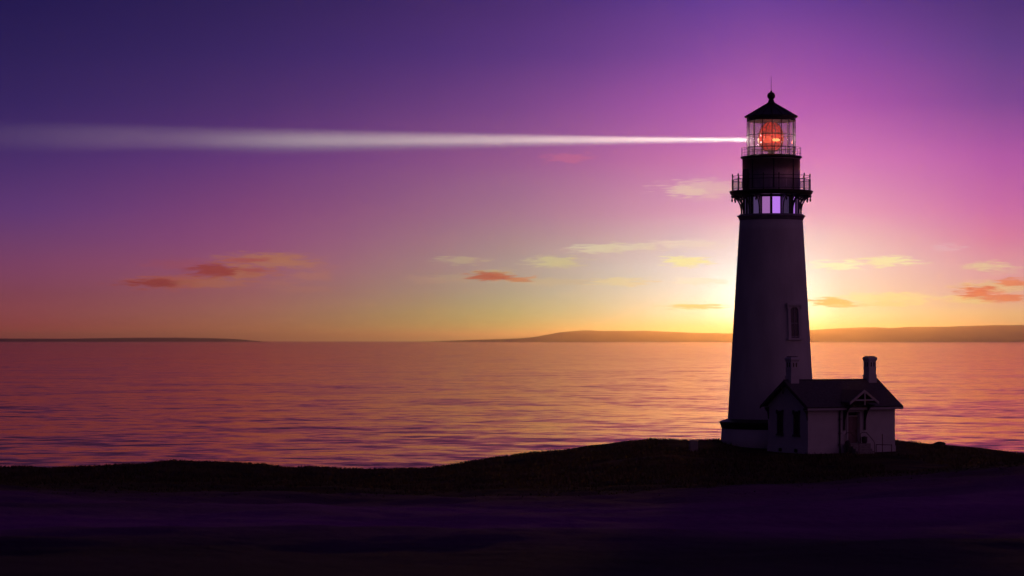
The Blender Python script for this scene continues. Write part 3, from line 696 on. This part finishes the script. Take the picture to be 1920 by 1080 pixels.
# porch
PXc, PW, PP, PRZ = 4.45, 1.38, 1.25, 4.78
psl = .66
pe = PRZ - PW * psl
yr = (PRZ - EZ) / sl_ - OV; ye = max((pe - EZ) / sl_ - OV, -OV)
pm = MB()
for sg in (-1, 1):
    a = [(PXc, -PP, PRZ), (PXc + sg*PW, -PP, pe), (PXc + sg*PW, ye - .25, pe), (PXc, yr - .1 , PRZ)]
    b = [(x, y, z + .12) for x, y, z in a]; b[3] = (PXc, yr + .12, PRZ + .12)
    pm.add(a + b, [(0,1,2,3), (7,6,5,4), (0,4,5,1), (1,5,6,2), (2,6,7,3), (3,7,4,0)])
porch = pm.build('porch_roof', M_ROOF, hs)
tm = MB(); fnp = lambda u, v, t: (u, t, v)
for sg in (-1, 1):
    tm.prism([(PXc, PRZ - .06), (PXc + sg*(PW + .02), pe - .08), (PXc + sg*(PW + .02), pe + .10), (PXc, PRZ + .14)], -PP - .10, -PP - .004, fnp)
tm.box((PXc - .86, -PP - .09, PRZ - .72), (PXc + .86, -PP - .012, PRZ - .60)).box((PXc - .05, -PP - .13, PRZ - 1.05), (PXc + .05, -PP - .101, PRZ - .02))
tm.build('porch_truss', M_TRIM, porch)
for x in (PXc - 1.0, PXc + 1.0):
    bm_ = MB(); fx = lambda u, v, t: (t, u, v)
    bm_.box((x-.06, -.14, 1.75), (x+.06, -.002, 3.75)).box((x-.06, -PP + .02, 3.62), (x+.06, -.142, 3.75))
    arc = [(-.142 - (PP - .25) * (1 - math.cos(R(90) * i/8)), 2.15 + 1.46 * math.sin(R(90) * i/8)) for i in range(9)]
    bm_.prism([(-.142, 3.615)] + [(-.142, 2.15)] + arc[1:], x-.04, x+.04, fx)  # solid dark gusset: the bracket's shadow built into its shape
    bm_.build('porch_bracket', M_DARKTRIM, hs)
# landing and steps
st = MB().box((3.40, -.95, -.4), (5.35, -.052, .72))
for i in range(3): st.box((3.40, -.95 - .3*(i+1), -.4), (5.05, -.952 - .3*i, .54 - .18*i))
st.build('steps', M_STONE, hs, .015)
for x, pts in ((3.50, [(-.1, .72), (-.1, 1.45), (-.35, 1.58), (-.85, 1.58), (-1.75, .95), (-1.85, .80), (-1.85, 0)]), (5.0, [(-.1, .72), (-.1, 1.45), (-.35, 1.58), (-.85, 1.58), (-1.75, .95), (-1.85, .80), (-1.85, 0)])):
    MB().tube([(x, y, z) for y, z in pts], .025, 8).build('stair_railing', M_RUST, hs)
dp = MB().tube([(3.0, -.14, 3.35), (3.0, -.09, 3.1), (3.0, -.09, .6), (3.0, -.12, .3), (3.0, -.12, -.1)], .06, 10)
for z in (2.6, 1.5, .62): dp.box((2.90, -.16, z), (3.10, -.003, z + .06))
dp.build('downpipe', M_DARKTRIM, hs)

# ------------------------------------------------------------------ small things round the house
H = Matrix.Translation((HX, HY, HZ)) @ Matrix.Rotation(R(30), 4, 'Z')
p = H @ Vector((3.08, -1.0, 0))
br = empty('barrel', (p.x, p.y, gz(p.x, p.y) - .02)); tag(br, 'tall dark rounded barrel standing on the grass beside the house steps', 'barrel')
hb = MB().lathe([(.17, 0), (.21, .25), (.225, .5), (.215, .78), (.19, .95), (.13, 1.04), (.02, 1.07)], 20).build('cask', M_BARREL, br)
for z, r in ((.18, .207), (.5, .229), (.8, .217)): ring(MB(), r, z, .014, 24, 5).build('hoop', M_BLACK, br)
p = H @ Vector((5.08, -.5, .72))
ur = empty('planter_pot', tuple(p)); tag(ur, 'short dark round pot standing on the top landing of the house steps', 'pot')
MB().lathe([(.15, 0), (.21, .12), (.23, .30), (.21, .40)], 20).build('pot_body', M_BARREL, ur)
MB().lathe([(.24, .401), (.245, .44), (.20, .50), (.08, .55), (.01, .56)], 20).build('pot_lid', M_BARREL, ur)
# rail frame and pole
fx0, fx1, fy = 27.85, 29.05, 193.4
gf = empty('rail_fence', ((fx0+fx1)/2, fy, gz(28.4, fy))); tag(gf, 'short low rusty rail on two posts in front of the house wall', 'railing')
for sg in (-1, 1): MB().tube([(sg*.6, .05*sg, -.2), (sg*.6, .05*sg, .82)], .035, 8).build('rail_post', M_RUST, gf)
MB().tube([(-.63, -.05, .80), (.63, .05, .77)], .03, 8).build('rail', M_RUST, gf)
pp = empty('pole', (28.38, 193.7, gz(28.38, 193.7))); tag(pp, 'thin upright pole standing just behind the low rail', 'pole')
MB().tube([(0, 0, -.2), (0, 0, 1.5)], .03, 8).build('shaft', M_RUST, pp)
MB().lathe([(.03, 1.5), (.045, 1.52), (.045, 1.56), (.01, 1.6)], 10).build('cap', M_RUST, pp)
bx_, by_ = (1300 - 960) * 199 / F, 199.0
ub = empty('utility_box', (bx_, by_, gz(bx_, by_)), R(12)); tag(ub, 'small grey metal box standing on the grass left of the lighthouse base', 'utility box')
MB().box((-.32, -.25, -.2), (.32, .25, .80)).build('cabinet', M_BOX, ub, .02)
MB().box((-.36, -.29, .802), (.36, .29, .86)).build('lid', M_BOX, ub, .015)
MB().box((-.27, -.268, .08), (.27, -.252, .74)).build('access_panel', M_BOX, ub)
def boulder(x, D, rx, rz, label):
    X = (x - 960) * D / F; m = MB(); n1, n2 = 10, 18; vs = []
    for j in range(n1 + 1):
        b = -math.pi/2 + math.pi*j/n1
        for i in range(n2):
            a = 2*math.pi*i/n2; k = 1 + .16*math.sin(3*a + j) + .10*math.sin(5*a - 2*j)
            vs.append((rx*math.cos(b)*math.cos(a)*k, rx*.8*math.cos(b)*math.sin(a)*k, rz*math.sin(b)*(1+.1*math.sin(2*a))))
    fs = [(j*n2+i, j*n2+(i+1) % n2, (j+1)*n2+(i+1) % n2, (j+1)*n2+i) for j in range(n1) for i in range(n2)]
    o = m.add(vs, fs, True).build('boulder', M_ROCK); o.location = (X, D, gz(X, D) + rz*.1); tag(o, label, 'rock')
boulder(1762, 211, .50, .22, 'dark boulder on the skyline of the hill right of the house')

# ------------------------------------------------------------------ grass on the slope
n = 36000
gy = 88 + (216 - 88) * rng.random(n) ** .8; gx = (rng.random(n) * 2300 - 190 - 960) * gy / F
keep = ~((gx > 18) & (gx < 31.5) & (gy > 193.0))
dh = vnoise(gx/7, gy/7, 21); keep &= (dh > -.28) & (rng.random(n) < np.clip((gy - 88) / 75, 0, 1))
gx, gy = gx[keep], gy[keep]; g0 = ground(gx, gy); m_ = len(gx)
vv = []; B = 4
for b in range(B):
    a = rng.random(m_) * 6.28; hgt = (.12 + .22 * rng.random(m_)) * np.where(gy > 204, .6, 1) * np.clip((gy - 84) / 75, .1, 1); lean = .10 + .15 * rng.random(m_); ox = (rng.random(m_) - .5) * .3; oy = (rng.random(m_) - .5) * .3
    wd = .03 + .02 * rng.random(m_)
    bx = gx + ox; by = gy + oy
    vv += [np.stack([bx - wd*np.sin(a), by + wd*np.cos(a), g0 - .03], -1), np.stack([bx + wd*np.sin(a), by - wd*np.cos(a), g0 - .03], -1), np.stack([bx + lean*np.cos(a), by + lean*np.sin(a), g0 + hgt], -1)]
VV = np.concatenate(vv); ti = np.concatenate([np.stack([np.arange(m_) + (3*b)*m_, np.arange(m_) + (3*b+1)*m_, np.arange(m_) + (3*b+2)*m_], -1) for b in range(B)])
gme = bpy.data.meshes.new('grass'); fast_mesh(gme, VV, ti, False)
M_GRASS = mat('grass_blades', (.15, .12, .03), .8, .3, .3, base2=(.04, .032, .012)); gme.materials.append(M_GRASS)
go = bpy.data.objects.new('grass', gme); COL.objects.link(go); tag(go, 'short dark olive grass covering the slope below the lighthouse', 'grass', kind='stuff')

# ------------------------------------------------------------------ haze over sea and land
hz = MB().box((-70000, -600, -21), (70000, 95000, 215)).build('haze', bpy.data.materials.new('haze'))
tag(hz, 'thin warm evening haze over the sea and the headland', 'haze', kind='stuff')
hm = hz.data.materials[0]; hm.use_nodes = True; t = hm.node_tree
for n_ in list(t.nodes): t.nodes.remove(n_)
pv = t.nodes.new('ShaderNodeVolumePrincipled'); ou = t.nodes.new('ShaderNodeOutputMaterial')
pv.inputs['Color'].default_value = (1.0, .80, .62, 1); pv.inputs['Density'].default_value = 2.9e-5; pv.inputs['Anisotropy'].default_value = .92
pv.inputs['Density Attribute'].default_value = ''
t.links.new(pv.outputs[0], ou.inputs['Volume'])
